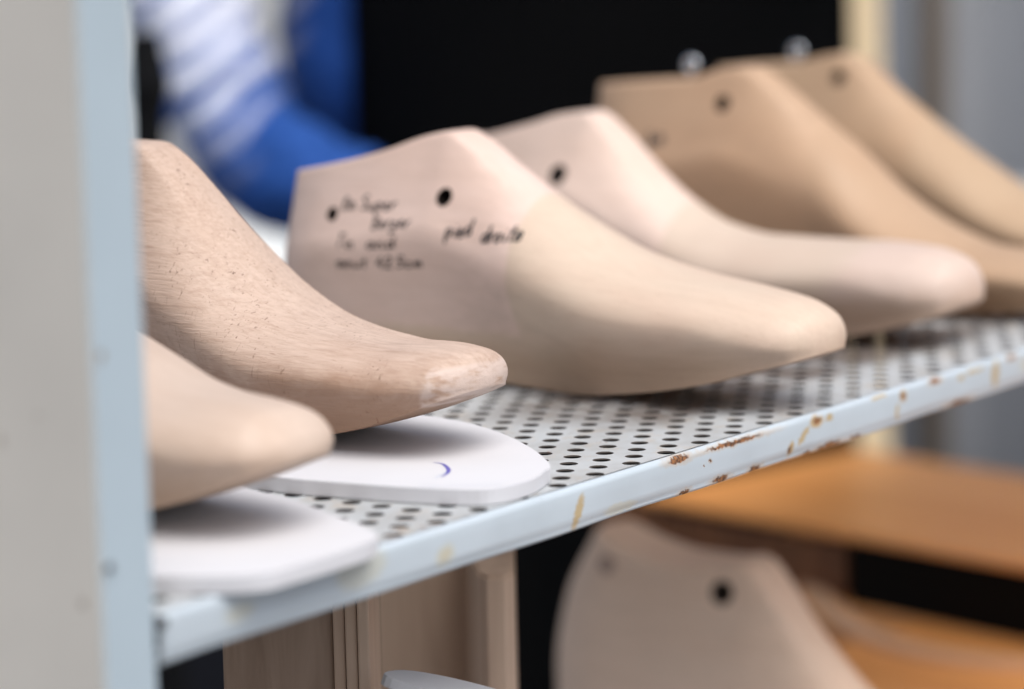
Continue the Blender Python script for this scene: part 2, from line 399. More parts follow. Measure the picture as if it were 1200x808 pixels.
# ------------------------------------------------------------------ shoe lasts
def last_mesh(prof, holes=(), NS=110, NQ=26):
    """loft from toe (s=0) to heel (s=L); local +y is the side seen, z up; drawing units -> metres"""
    L = prof['L']; top = interp(prof['top']); bot = interp(prof['bot']); wm = interp(prof['wm']); wf = interp(prof['wf'])
    wt = interp(prof['wt']); cy = interp(prof.get('cy', [(0, 0), (L, 0)])); pk = prof['peak']
    heel = interp(prof['heel'])                      # shift of the heel curve with height
    tb0 = prof.get('tb', .40)
    bm = bmesh.new(); rings = []
    for i in range(NS + 1):
        f = i / NS; s = L * (.5 - .5 * math.cos(math.pi * f)) if True else L * f
        zb, zt = bot(s), top(s); H = max(zt - zb, .5)
        m, fe, t_ = wm(s), wf(s), wt(s)
        conef = sstep(pk - 75, pk + 14, s)            # 0 = rounded forepart, 1 = flat topped cone
        half = []; tb = lerp(.30, tb0, sstep(2, 70, s)); pr_ = lerp(.9, 1.4, sstep(30, pk - 60, s))
        for q in range(NQ + 1):
            t = q / NQ
            a_ = t
            if a_ <= .3:
                b_ = a_ / .3; hgt = tb * b_ ; wdt = lerp(fe, m, b_ * b_ * (3 - 2 * b_))
                hgt = tb * (1 - math.cos(b_ * math.pi / 2) * 1.0) if False else hgt
            else:
                b_ = (a_ - .3) / .7
                th = b_ * math.pi / 2
                we = m * math.cos(th) ** pr_ ; he = math.sin(th)
                # cone: straight flank, round shoulder, flat top
                if b_ < .62: u_ = b_ / .62; hc = .968 * u_; wc = lerp(m, t_, u_ ** .85)
                elif b_ < .8:
                    u_ = (b_ - .62) / .18; hc = .968 + .032 * math.sin(u_ * math.pi / 2); wc = t_ - min(2.4, t_ * .4) * (1 - math.cos(u_ * math.pi / 2))
                else:
                    u_ = (b_ - .8) / .2; hc = 1.0; wc = (t_ - min(2.4, t_ * .4)) * (1 - u_)
                # ridge: straighter flanks than an ellipse towards the instep
                wdt = lerp(we, wc, conef); hh = lerp(he, hc, conef)
                hgt = tb + (1 - tb) * hh
            half.append((wdt, zb + H * hgt))
        c0 = cy(s)
        def X(z_):
            k = max(0, (s - .60 * L) / (.40 * L)) ** 2.2
            return s - heel(z_) * k
        ring = []
        nb = 5
        for k in range(nb): # underside, from -fe to +fe, a little rounded
            y_ = lerp(-fe, fe, k / nb); zz = zb - 1.2 * (1 - (2 * k / nb - 1) ** 2) * min(1, fe / 20)
            ring.append((X(zz), c0 + y_, zz))
        for (wd, zz) in half: ring.append((X(zz), c0 + wd, zz))
        for (wd, zz) in half[-2:0:-1]: ring.append((X(zz), c0 - wd, zz))
        rings.append([bm.verts.new((x * K, y_ * K, z_ * K)) for (x, y_, z_) in ring])
    n = len(rings[0])
    for A_, B_ in zip(rings, rings[1:]):
        for k in range(n): bm.faces.new((A_[k], B_[k], B_[(k + 1) % n], A_[(k + 1) % n]))
    bm.faces.new(rings[0]); bm.faces.new(rings[-1][::-1])
    bmesh.ops.recalc_face_normals(bm, faces=bm.faces)
    bm.edges.ensure_lookup_table()
    fset = {(id(r[0]), 0) for r in rings}
    crease = {v for r in rings for v in (r[0], r[5])}
    for f in bm.faces: f.smooth = True
    for e in bm.edges:
        if e.verts[0] in crease and e.verts[1] in crease and abs(e.verts[0].co.y - e.verts[1].co.y) < .012 and (e.verts[0].co.y > 0) == (e.verts[1].co.y > 0): e.smooth = False
    me = bpy.data.meshes.new('shoe_last'); bm.to_mesh(me); bm.free()
    if holes:
        tmp = bpy.data.objects.new('tmp', me); col.objects.link(tmp); me.materials.append(M['hole']); me.materials.append(M['hole'])
        cb = bmesh.new()
        for (s, z, r) in holes:
            g_ = bmesh.ops.create_cone(cb, cap_ends=True, segments=24, radius1=r * K, radius2=r * K, depth=120 * K)
            mx = Matrix.Translation((s * K, 62 * K, z * K)) @ Matrix.Rotation(R(90), 4, 'X')
            for v in g_['verts']: v.co = mx @ v.co
        cm = bpy.data.meshes.new('cut'); cb.to_mesh(cm); cb.free()
        cm.materials.append(M['hole']); cm.materials.append(M['hole'])
        for p in cm.polygons: p.material_index = 1
        co = bpy.data.objects.new('cut', cm); col.objects.link(co)
        md = tmp.modifiers.new('b', 'BOOLEAN'); md.operation = 'DIFFERENCE'; md.object = co; md.solver = 'EXACT'
        dg = bpy.context.evaluated_depsgraph_get()
        me2 = bpy.data.meshes.new_from_object(tmp.evaluated_get(dg))
        bpy.data.objects.remove(tmp); bpy.data.objects.remove(co)
        me = me2
    return me
GL = 'wooden shoe lasts on the perforated shelf'
def make_last(prof, mat, label, u, v0, z=0, yaw=0, pitch=0, holes=(), group=GL, hmat=None):
    me = last_mesh(prof, holes)
    o = obj('shoe_last', me, [mat, hmat or M['hole']])
    o.location = P(u, v0, z); o.rotation_euler = (0, R(pitch), ANG + R(90 + yaw))
    tag(o, label, 'shoe last', group)
    return o
WT = lambda pk, L: [(0, 6), (pk - 70, 17), (pk - 20, 14), (pk, 13.5), (pk + 45, 19), (L - 40, 20), (L - 12, 16), (L, 3)]
WM = lambda L: [(0, 6), (1, 12), (4, 20.5), (11, 30), (30, 38.5), (70, 46), (115, 50), (165, 46), (225, 38), (290, 37), (L - 42, 35), (L - 20, 28), (L - 7, 17), (L - 1.5, 7), (L, 2)]
WF = lambda L: [(0, 5.5), (1, 11.2), (4, 19), (11, 27), (30, 31), (70, 32.5), (115, 32), (165, 25), (225, 27), (290, 29), (L - 42, 29), (L - 20, 23), (L - 7, 13), (L - 1.5, 5), (L, 1)]
HEEL = lambda zt: [(-5, 5), (15, 1), (40, -2), (60, 0), (90, 5), (zt, 12)]
CY = lambda L: [(0, 6), (60, 4), (120, 0), (220, -4), (L, 0)]

p2 = dict(L=353, peak=237, heel=HEEL(135), tb=.60,
          top=[(0, 39.5), (2, 44.5), (6, 49), (12, 52.5), (22, 56), (47, 60), (83, 65), (120, 74), (162, 94), (206, 119), (222, 129), (236, 134.5), (250, 132), (275, 124), (300, 118), (340, 111), (353, 109)],
          bot=[(0, 31), (15, 26), (27, 23), (60, 13), (110, 4), (150, 0.3), (190, 2), (240, 7), (300, 3), (330, 1), (353, 2)],
          wm=WM(353), wf=WF(353), wt=WT(237, 353), cy=CY(353))
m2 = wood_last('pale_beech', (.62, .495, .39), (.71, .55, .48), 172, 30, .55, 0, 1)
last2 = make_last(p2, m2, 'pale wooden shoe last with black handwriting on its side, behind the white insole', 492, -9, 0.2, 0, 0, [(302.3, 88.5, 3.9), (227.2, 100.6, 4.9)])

# insoles
def insole_mesh(outline, th):
    """closed outline (drawing units) -> rounded slab"""
    n = len(outline); pts = []
    for i in range(n):                                     # catmull-rom
        p0, p1, p2_, p3 = (Vector(outline[(i + k) % n]) for k in (-1, 0, 1, 2))
        for t in (0, .2, .4, .6, .8):
            pts.append(.5 * ((2 * p1) + (p2_ - p0) * t + (2 * p0 - 5 * p1 + 4 * p2_ - p3) * t * t + (3 * p1 - p0 - 3 * p2_ + p3) * t ** 3))
    bm = bmesh.new()
    prism(bm, [(p.x * K, p.y * K) for p in pts], 0, th * K)
    es = [e for e in bm.edges if abs(e.verts[0].co.z - e.verts[1].co.z) < 1e-6]
    bmesh.ops.bevel(bm, geom=es, offset=.35 * K, segments=2, affect='EDGES')
    return bm
def insole(outline, th, label, z, group='white foam insoles'):
    cu = sum(p[0] for p in outline) / len(outline); cv = sum(p[1] for p in outline) / len(outline)
    o = obj('foam_insole', insole_mesh([(a_ - cu, b_ - cv) for a_, b_ in outline], th), M['foam'])
    o.location = P(cu, cv, z); o.rotation_euler = (0, 0, ANG)
    return tag(o, label, 'insole', group), (cu, cv)
in1, c1 = insole([(258, 9), (240, 3), (222, 2.5), (208, 9), (198, 34), (191, 71), (187, 105), (192, 160), (205, 220), (206, 290), (212, 345), (240, 366), (270, 360), (292, 320), (312, 250), (338, 200), (347, 160), (342, 120), (327, 85), (303, 50), (280, 24), (266, 12)], 7,
                'flat white foam insole with a small blue pen arc near its edge', .3)
in0, c0 = insole([(112, -10), (100, -15), (85, -16), (55, -16), (32, -12), (12, 20), (6, 70), (10, 140), (22, 220), (26, 300), (36, 350), (66, 362), (100, 350), (122, 290), (146, 200), (166, 130), (160, 95), (150, 62), (133, 26), (122, 2)], 7,
                'white foam insole overhanging the shelf edge beside the corner upright', .3)
# pen arc on the insole
bm = bmesh.new()
arc = [(248.3, 64), (247.6, 59.1), (241.5, 51.2), (235.4, 45.8), (228.5, 42.1), (221.9, 39.9)]
AC = [Vector((a_ - c1[0], b_ - c1[1], 0)) for a_, b_ in arc]
f1 = interp([(i, p.x) for i, p in enumerate(AC)]); f2 = interp([(i, p.y) for i, p in enumerate(AC)])
prev = None
for i in range(31):
    t = i / 6; p = Vector((f1(t), f2(t))); d = Vector((f1(t + .01) - f1(t - .01), f2(t + .01) - f2(t - .01)));
    d = d.normalized() if d.length else Vector((0, -1)); nrm = Vector((-d.y, d.x)) * (.22 + .75 * math.sin(math.pi * i / 30))
    cur = [bm.verts.new(((p.x + s_ * nrm.x) * K, (p.y + s_ * nrm.y) * K, 7.12 * K)) for s_ in (-1, 1)]
    if prev: bm.faces.new((prev[0], prev[1], cur[1], cur[0]))
    prev = cur
obj('pen_mark', bm, M['blue_ink'], in1)
bm = bmesh.new()
for (p, q, w_) in (((236, 46.5), (219, 41), .22), ((222, 3.9 + 2.2), (200, 36), .16)):
    a_ = Vector((p[0] - c1[0], p[1] - c1[1])); b_ = Vector((q[0] - c1[0], q[1] - c1[1])); nn = (b_ - a_).normalized(); nn = Vector((-nn.y, nn.x)) * w_
    bm.faces.new([bm.verts.new((k.x * K, k.y * K, 7.1 * K)) for k in (a_ - nn, b_ - nn, b_ + nn, a_ + nn)])
obj('pen_line', bm, plain('faint_blue_ink', (.38, .46, .62), .6), in1)

# sharp, scratched last in front
p1 = dict(L=380, peak=209, heel=HEEL(145), tb=.60,
          top=[(0, 37), (2, 42), (6, 46), (14, 48.5), (30, 49.5), (48, 49), (72, 51.5), (106, 59.5), (136, 76), (161, 98.5), (186, 122), (198, 131), (210, 136), (242, 136), (300, 134), (360, 129), (380, 127)],
          bot=[(0, 31.5), (10, 27.5), (25, 21.5), (45, 14.5), (70, 8), (98, 2.5), (125, 0.2), (170, 2), (240, 8), (310, 3), (360, 1), (380, 3)],
          wm=WM(380), wf=WF(380), wt=WT(209, 380), cy=CY(380))
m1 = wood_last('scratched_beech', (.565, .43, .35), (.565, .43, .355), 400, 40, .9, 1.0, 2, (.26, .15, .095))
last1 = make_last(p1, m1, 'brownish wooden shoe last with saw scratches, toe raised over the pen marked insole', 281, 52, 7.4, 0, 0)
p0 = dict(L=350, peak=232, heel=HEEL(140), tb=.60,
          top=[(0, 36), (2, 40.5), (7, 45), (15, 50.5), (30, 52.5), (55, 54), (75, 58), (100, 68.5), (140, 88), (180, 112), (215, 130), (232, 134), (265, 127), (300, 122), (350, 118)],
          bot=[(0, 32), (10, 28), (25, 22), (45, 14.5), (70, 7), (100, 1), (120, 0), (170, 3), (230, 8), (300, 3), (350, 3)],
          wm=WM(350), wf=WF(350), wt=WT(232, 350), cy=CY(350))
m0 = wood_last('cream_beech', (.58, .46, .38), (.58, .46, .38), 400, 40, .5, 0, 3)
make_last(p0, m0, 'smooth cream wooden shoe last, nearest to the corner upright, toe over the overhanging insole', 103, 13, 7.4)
p3 = dict(L=375, peak=262, heel=HEEL(135), tb=.60,
          top=[(0, 34), (2, 41), (7, 48), (15, 52.5), (30, 56), (60, 57.5), (100, 57), (140, 57.5), (175, 64), (200, 77), (225, 96), (248, 117), (266, 127.5), (280, 126.5), (300, 121), (340, 112), (375, 108)],
          bot=[(0, 27), (12, 21), (30, 15), (60, 7), (100, 1.5), (140, 0.2), (200, 4), (260, 8), (320, 2), (375, 2)],
          wm=WM(375), wf=WF(375), wt=WT(264, 375), cy=CY(375))
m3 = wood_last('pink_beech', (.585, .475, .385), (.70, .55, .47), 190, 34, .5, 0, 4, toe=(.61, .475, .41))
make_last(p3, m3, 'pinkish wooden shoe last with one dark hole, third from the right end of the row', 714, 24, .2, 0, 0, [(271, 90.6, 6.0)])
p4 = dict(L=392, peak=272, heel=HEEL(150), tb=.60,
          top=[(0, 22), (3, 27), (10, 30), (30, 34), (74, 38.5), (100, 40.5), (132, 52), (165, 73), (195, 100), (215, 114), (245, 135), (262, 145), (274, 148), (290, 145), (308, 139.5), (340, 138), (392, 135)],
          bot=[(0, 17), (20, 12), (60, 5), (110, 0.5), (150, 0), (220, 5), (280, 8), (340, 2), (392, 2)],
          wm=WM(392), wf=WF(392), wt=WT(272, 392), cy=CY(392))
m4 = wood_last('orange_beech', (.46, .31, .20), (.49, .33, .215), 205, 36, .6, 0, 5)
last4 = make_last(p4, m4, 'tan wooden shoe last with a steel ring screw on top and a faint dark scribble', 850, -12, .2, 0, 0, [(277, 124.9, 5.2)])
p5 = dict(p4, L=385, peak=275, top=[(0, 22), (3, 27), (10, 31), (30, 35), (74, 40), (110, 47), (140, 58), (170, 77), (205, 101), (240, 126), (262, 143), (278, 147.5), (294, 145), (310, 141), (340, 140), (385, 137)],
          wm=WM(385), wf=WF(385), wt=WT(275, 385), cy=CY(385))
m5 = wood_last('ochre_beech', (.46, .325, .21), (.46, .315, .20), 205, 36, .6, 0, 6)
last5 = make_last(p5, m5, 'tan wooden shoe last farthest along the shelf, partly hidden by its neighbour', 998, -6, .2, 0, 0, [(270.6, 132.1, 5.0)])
def ring_screw(par, s, z):
    bm = bmesh.new()
    tube(bm, [(s * K, 0, (z - 2) * K), (s * K, 0, (z + 4) * K)], 1.7 * K, 10)
    tube(bm, [((s + 4.1 * math.cos(a_)) * K, 0, (z + 6.5 + 4.1 * math.sin(a_)) * K) for a_ in [2 * math.pi * i / 28 - math.pi / 2 for i in range(29)]], 2.0 * K, 8, False)
    o = obj('ring_screw', bm, M['chrome'], par); smooth(o.data)
ring_screw(last4, 312, 141.5); ring_screw(last5, 312, 142)
# lower last
pL = dict(L=356, peak=215, heel=[(-5, 12), (20, 8), (80, 2), (148, 0), (190, 8), (235, 34)], tb=.60,
          top=[(0, 46), (3, 52), (14, 56.5), (50, 62), (80, 84), (110, 114), (151, 154), (180, 180), (196, 197), (208, 211), (218, 219.5), (226, 221), (240, 219), (267, 218), (300, 222), (335, 230.5), (345, 233), (356, 233)],
          bot=[(0, 36), (45, 18), (98, 4), (125, 0.2), (170, 2), (240, 8), (310, 3), (356, 3)],
          wm=WM(356), wf=WF(356), wt=[(0, 6), (145, 17), (195, 16), (225, 19), (270, 24), (316, 24), (344, 19), (356, 4)], cy=CY(356))
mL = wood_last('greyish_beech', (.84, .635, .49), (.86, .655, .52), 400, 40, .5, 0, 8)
lastL = make_last(pL, mL, 'big wooden shoe last with two hole marks, standing below the perforated shelf', 643, -88, -344.8, 0, 0, [(231, 205, 7.0)], 'shoe lasts', plain('brown_hole', (.075, .052, .04), .8))  # dark brown hole wall, lighter than in the other lasts
lastL.location = CAM + (lastL.location - CAM) * 1.12; lastL.scale = (1.12,) * 3
# plug in the lower last
def surf(me, s, z):
    bv = surf.cache.get(me.name)
    if bv is None:
        bv = BVHTree.FromPolygons([v.co for v in me.vertices], [p.vertices[:] for p in me.polygons]); surf.cache[me.name] = bv
    h = bv.ray_cast(Vector((s * K, .3, z * K)), Vector((0, -1, 0)))
    return h[0], h[1]
surf.cache = {}
def disc(par, s, z, r, mat, name):
    bm = bmesh.new(); c, nn = surf(par.data, s, z)
    q = nn.to_track_quat('Z', 'Y')
    top = [bm.verts.new(c + nn * .3 * K + q @ Vector((math.cos(t) * r * K, math.sin(t) * r * K, 0))) for t in [2 * math.pi * k / 20 for k in range(20)]]
    lo = [bm.verts.new(v.co - nn * 2 * K) for v in top]
    bm.faces.new(top)
    for k in range(20): bm.faces.new((lo[k], lo[(k + 1) % 20], top[(k + 1) % 20], top[k]))
    return obj(name, bm, mat, par)
disc(lastL, 307, 214, 5.4, plain('plug_wood', (.40, .28, .23), .7), 'plug')

# ------------------------------------------------------------------ handwriting
GLY = {  # polylines in a unit box, x to the right, y up (x height .5)
 'a': [[(.45, .45), (.2, .5), (.05, .25), (.2, .02), (.42, .2), (.47, .48), (.47, .1), (.6, .03)]],
 'b': [[(.1, 1), (.1, .05), (.3, 0), (.45, .2), (.35, .45), (.12, .35)]],
 'c': [[(.42, .42), (.2, .5), (.05, .25), (.2, .02), (.45, .1)]],
 'd': [[(.42, .4), (.2, .5), (.05, .25), (.2, .02), (.42, .15), (.5, 1), (.48, .1), (.6, .03)]],
 'e': [[(.05, .25), (.42, .3), (.3, .5), (.08, .35), (.12, .05), (.35, .02), (.5, .15)]],
 'g': [[(.42, .42), (.2, .5), (.05, .28), (.2, .05), (.42, .2), (.45, .48), (.4, -.3), (.15, -.35), (.1, -.2)]],
 'i': [[(.15, .45), (.15, .08), (.3, .03)], [(.17, .66), (.19, .7)]],
 'l': [[(.05, .1), (.3, .8), (.2, 1), (.1, .7), (.15, .05), (.35, .05)]],
 'm': [[(.05, .48), (.07, 0), (.1, .35), (.25, .5), (.3, 0), (.34, .35), (.5, .5), (.55, .05), (.65, .03)]],
 'n': [[(.05, .48), (.07, 0), (.1, .35), (.3, .5), (.4, .3), (.4, .05), (.55, .03)]],
 'o': [[(.25, .5), (.05, .3), (.15, .02), (.38, .1), (.42, .38), (.25, .5), (.5, .42)]],
 'p': [[(.08, .5), (.1, -.38), (.1, .3), (.28, .5), (.45, .3), (.3, .02), (.1, .1)]],
 'r': [[(.05, .48), (.1, 0), (.12, .3), (.3, .5), (.42, .44)]],
 's': [[(.4, .45), (.2, .5), (.12, .33), (.35, .2), (.3, .03), (.05, .05)]],
 't': [[(.22, .9), (.2, .1), (.4, .03)], [(.02, .55), (.42, .6)]],
 'u': [[(.05, .48), (.08, .1), (.25, .02), (.42, .2), (.45, .48), (.45, .08), (.58, .03)]],
 'S': [[(.5, .9), (.25, 1), (.1, .75), (.45, .4), (.35, .05), (.05, .08)]],
 'B': [[(.08, 1), (.08, 0), (.4, .05), (.45, .35), (.1, .52), (.4, .65), (.4, .92), (.08, 1)]],
 'T': [[(.02, .95), (.6, 1)], [(.3, .97), (.25, 0)]],
 '4': [[(.35, 1), (.05, .4), (.5, .42)], [(.4, .65), (.36, 0)]],
 '2': [[(.08, .8), (.25, 1), (.45, .8), (.05, .03), (.5, .06)]],
 '5': [[(.5, 1), (.15, .97), (.12, .58), (.4, .55), (.42, .15), (.05, .05)]],
 '.': [[(.1, .02), (.14, .05)]],
}
def write(par, lines, width):
    bm = bmesh.new()
    for (txt, (s0, z0), (s1, z1), size) in lines:
        L = math.hypot(s0 - s1, z1 - z0); dx = Vector((s1 - s0, z1 - z0)) / L; dy = Vector((-dx.y, dx.x))
        if dy.y < 0: dy = -dy
        adv = {c: .62 for c in GLY}; adv.update({'m': .78, 'i': .36, 'l': .40, 't': .48, '.': .28, ' ': .5, 'S': .64, 'r': .5})
        tot = sum(adv[c] for c in txt); kx = L / tot; x = 0
        for c in txt:
            jit = random.uniform(-.05, .05)
            for st in GLY.get(c, []):
                n = len(st); fx = interp([(i, p[0]) for i, p in enumerate(st)]); fy = interp([(i, p[1]) for i, p in enumerate(st)])
                prev = None; steps = (n - 1) * 4
                for i in range(steps + 1):
                    t = i / 4
                    def pt(t):
                        gx, gy = fx(t), fy(t) + jit
                        return Vector((s0, z0)) + dx * ((x + gx + gy * .16) * kx) + dy * (gy * size)
                    p = pt(t); d = pt(min(t + .05, n - 1)) - pt(max(t - .05, 0))
                    d = d.normalized() if d.length > 1e-9 else Vector((1, 0)); nn = Vector((-d.y, d.x)) * width * random.uniform(.8, 1.15)
                    cur = []
                    for sg in (-1, 1):
                        q = p + nn * sg; h, hn = surf(par.data, q.x, q.y)
                        cur.append(bm.verts.new(h + hn * .22 * K))
                    if prev: bm.faces.new((prev[0], prev[1], cur[1], cur[0]))
                    prev = cur
            x += adv[c]
    return obj('handwriting', bm, M['ink'], par)
write(last2, [('le', (296.5, 91), (286, 92), 7), ('Super', (283, 91.5), (258, 93), 7.5),
              ('Berger', (272, 82), (245, 84.5), 6.5), ('Tin', (295, 71.5), (282, 71.5), 7), ('and', (274, 71.5), (254, 73.5), 6),
              ('aout', (295, 60.5), (274, 61), 6), ('42.5cm', (268, 61), (236, 63.5), 6)], .55)
write(last2, [('pied', (221, 80), (204, 81.5), 8.5), ('droite', (196.5, 79), (171, 80.5), 8.5)], .75)
write(last4, [('ba', (329, 97), (316, 99), 9)], 1.1)

# rough pale patch glued on the flank of the scratched last
pt = NT('rough_cork_patch', .9, .2)
pn = pt.noise(None, 260, 5, .7, 2.0)
pt.color(pt.mix(pt.ramp(pn, [(.4, 0.0), (.6, 1.0)]), (.30, .25, .22), (.66, .60, .55))); pt.bump(pn, .8, .002)
bm = bmesh.new()
grid = {}
for i in range(13):
    for j in range(15):
        t, q = i / 12, j / 14
        z_ = lerp(62, 108, q); edge = 205 + 10 * (1 - q) ** .5 * 0 + (q ** 1.6) * 24 - 4 * math.sin(q * 9) * .3
        s_ = lerp(edge, 300, t)
        h, hn = surf(last1.data, s_, z_)
        lift = 3.5 * min(1, t * 8) * min(1, q * 8, (1 - q) * 8) + random.uniform(0, 1.2)
        grid[i, j] = bm.verts.new(h + Vector((0, 1, 0)) * (lift - .5) * K)
for i in range(12):
    for j in range(14): bm.faces.new((grid[i, j], grid[i + 1, j], grid[i + 1, j + 1], grid[i, j + 1])).smooth = True
bmesh.ops.recalc_face_normals(bm, faces=bm.faces)
tag(obj('side_patch', bm, pt.m, last1), 'rough pale patch on the side near the heel')

# ------------------------------------------------------------------ wooden pieces below the shelf
mw = wood_plain('brown_board', (.42, .31, .24), (.27, .19, .14), 1.0, 'z', .7)
mw2 = wood_plain('pale_board', (.62, .47, .36), (.48, .345, .26), 1.0, 'z', .65)
stack = tag(empty('board_stack', view(385, 800, 1.08) * 1.0, 0), 'upright brown wooden boards under the left end of the shelf', 'wooden boards')
zlo = SHELF_Z + LOWZ * K + .0005
base = view(325, 740, 1.10); stack.location = (base.x, base.y, zlo)
H_ = .286
bm = bmesh.new(); box(bm, -.021, .021, 0, .012, 0, H_, .0012); obj('board', bm, mw, stack)
for i, x_ in enumerate((.0212, .0259, .0306)):
    bm = bmesh.new(); box(bm, x_, x_ + .0045, -.004 - .002 * i, .07, 0, H_ - .0015 * i, .0009); obj('board', bm, mw2, stack)
base = view(525, 740, 1.22)
blk = obj('hollow_block', bmesh.new(), mw2)
bm = bmesh.new()
prism(bm, [(-.030, .02), (.006, .032), (.013, -.014), (.017, -.020), (.024, -.020), (.0285, -.014), (.0285, .06), (-.030, .06)], 0, .001)
for v in bm.verts:
    if v.co.z > .0005: v.co.z = .267 + .1 * v.co.y
bmesh.ops.bevel(bm, geom=[e for e in bm.edges if e.verts[0].co.z > .1 and e.verts[1].co.z > .1], offset=.0012, segments=2, affect='EDGES')
bm.to_mesh(blk.data); bm.free()
blk.location = (base.x, base.y, zlo)
tag(blk, 'pale hollowed wooden block under the shelf beside the upright boards', 'wooden block')
o = obj('foam_insole', insole_mesh([(0, 0), (20, -6), (60, -10), (105, -6), (125, 14), (118, 50), (90, 66), (40, 60), (8, 36)], 5), M['foam'])
tag(o, 'white foam insole leaning low between the wooden pieces under the shelf', 'insole', 'white foam insoles')
c = view(446, 802, 1.06); o.location = c; o.rotation_euler = (R(-9), R(17), R(-10))

# ------------------------------------------------------------------ orange wooden bench behind on the right
mo = wood_plain('orange_varnished_wood', (.88, .405, .135), (.74, .30, .08), .35, 'x', .38, .5)
md_ = plain('gap_shade_black', (.005, .004, .003), .9, .1)  # near-black colour for the shade inside the bench gap
bench = tag(empty('wooden_bench', (0, 0, 0)), 'orange varnished wooden bench with a dark gap between its two boards', 'bench')
TZ = .80
def onplane(x, y, z):
    r = fw + rt * ((x - 600) / FPX) - up * ((y - 404) / FPX)
    return CAM + r * ((z - CAM.z) / r.z)
a0 = onplane(770, 583, TZ); a1 = onplane(1200, 662, TZ)
dr = (a1 - a0).normalized(); pr = Vector((-dr.y, dr.x, 0))
ba = math.atan2(dr.y, dr.x)
bench.location = (a0.x, a0.y, 0); bench.rotation_euler = (0, 0, ba)
bk = onplane(1100, 541, TZ); wid = (bk - a0).dot(pr)
print('bench width', wid, 'length', (a1 - a0).length)
bm = bmesh.new(); box(bm, -.015, .95, 0, wid, TZ - .005, TZ, .0015); obj('top_board', bm, mo, bench)
GAP = .036
bm = bmesh.new(); box(bm, -.015, .95, .001, wid, TZ - GAP - .030, TZ - GAP - .012, .002); obj('lower_board', bm, mo, bench)
bm = bmesh.new(); box(bm, .23, .95, -.24, -.001, TZ - GAP - .030, TZ - GAP - .012, .002); obj('front_board', bm, mo, bench)
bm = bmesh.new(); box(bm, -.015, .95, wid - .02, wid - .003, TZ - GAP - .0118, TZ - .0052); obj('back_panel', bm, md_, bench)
bm = bmesh.new(); box(bm, .17, .925, .002, .024, TZ - GAP - .0115, TZ - .0055); obj('gap_shade_panel', bm, md_, bench)  # panel added to keep the open gap dark
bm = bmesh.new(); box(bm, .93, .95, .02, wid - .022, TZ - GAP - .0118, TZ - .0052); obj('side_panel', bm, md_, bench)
for lx in (.11, .89):
    for ly in (.01, wid - .05):
        bm = bmesh.new(); box(bm, lx, lx + .04, ly, ly + .04, 0, TZ - GAP - .030, .003); obj('leg', bm, mo, bench)
Mb = bench.matrix_basis if False else Matrix.Translation(bench.location) @ Matrix.Rotation(ba, 4, 'Z')
# wooden tray tucked in the gap
tr = tag(empty('wooden_tray', Mb @ Vector((.03, .012, TZ - GAP - .0118)), ba), 'low brown wooden tray with slats pushed into the gap under the bench top', 'tray')
ms = wood_plain('brown_slat', (.27, .115, .045), (.15, .06, .025), .8, 'z', .6)
bm = bmesh.new(); box(bm, -.10, .13, .006, .10, 0, .006, .001); obj('base', bm, ms, tr)
for i in range(11):
    bm = bmesh.new(); box(bm, -.10 + i * .021, -.10 + i * .021 + .0165, 0, .005, -.0 + .0005, .035 + random.uniform(-.002, .002), .001); obj('slat', bm, ms, tr)
# bent pale lath on the lower board
bm = bmesh.new()
px_ = [(945, 690), (985, 728), (1040, 757), (1110, 774), (1200, 783), (1260, 784)]
fx_ = interp([(i, p[0]) for i, p in enumerate(px_)]); fy_ = interp([(i, p[1]) for i, p in enumerate(px_)])
pts = [Mb.inverted() @ onplane(fx_(i * .2), fy_(i * .2), TZ - GAP - .0118) for i in range(26)]
print([tuple(round(q, 3) for q in p) for p in pts[::6]])
prev = None
for p in pts:
    cur = [bm.verts.new((p[0] + a_, p[1] + b_, h)) for a_, b_, h in ((0, -.009, 0), (0, .009, 0), (0, .009, .004), (0, -.009, .004))]
    if prev:
        for k in range(4): bm.faces.new((prev[k], prev[(k + 1) % 4], cur[(k + 1) % 4], cur[k]))
    else: bm.faces.new(cur)
    prev = cur
bm.faces.new(prev[::-1]); bmesh.ops.recalc_face_normals(bm, faces=bm.faces)
o = obj('bent_strip', bm, wood_plain('pale_lath', (.74, .46, .28), (.64, .38, .22), .5, 'x'))
o.location = Mb @ Vector((0, 0, TZ - GAP - .0118)); o.rotation_euler = (0, 0, ba)
tag(o, 'thin pale brown bent strip lying on the lower bench board', 'strip')

# ------------------------------------------------------------------ person in a striped shirt and black apron
def skin(name, verts, edges, mat, parent=None, sub=2, root=0):
    me = bpy.data.meshes.new(name); me.from_pydata([v[:3] for v in verts], edges, [])
    o = bpy.data.objects.new(name, me); col.objects.link(o)
    o.modifiers.new('s', 'SKIN'); sd_ = me.skin_vertices[0].data
    for i, v in enumerate(verts):
        r_ = v[3]; sd_[i].radius = r_ if isinstance(r_, tuple) else (r_, r_); sd_[i].use_root = (i == root)
    m_ = o.modifiers.new('u', 'SUBSURF'); m_.levels = sub; m_.render_levels = sub
    dg = bpy.context.evaluated_depsgraph_get()
    me2 = bpy.data.meshes.new_from_object(o.evaluated_get(dg)); bpy.data.objects.remove(o)
    smooth(me2); me2.materials.clear()
    return obj(name, me2, mat, parent)
def merge(dst, srcs):
    bm = bmesh.new(); bm.from_mesh(dst.data)
    for s_ in srcs:
        bm.from_mesh(s_.data); bpy.data.objects.remove(s_)
    bm.to_mesh(dst.data); bm.free(); smooth(dst.data)
PX, PY = .075, 2.42
person = tag(empty('person', (PX, PY, 0), 0), 'person in blue and white striped shirt and black apron standing behind the shelf', 'person')
mskin = plain('skin', (.52, .31, .22), .55)
mblk = plain('black_cloth', (.0035, .004, .005), .85, .15)
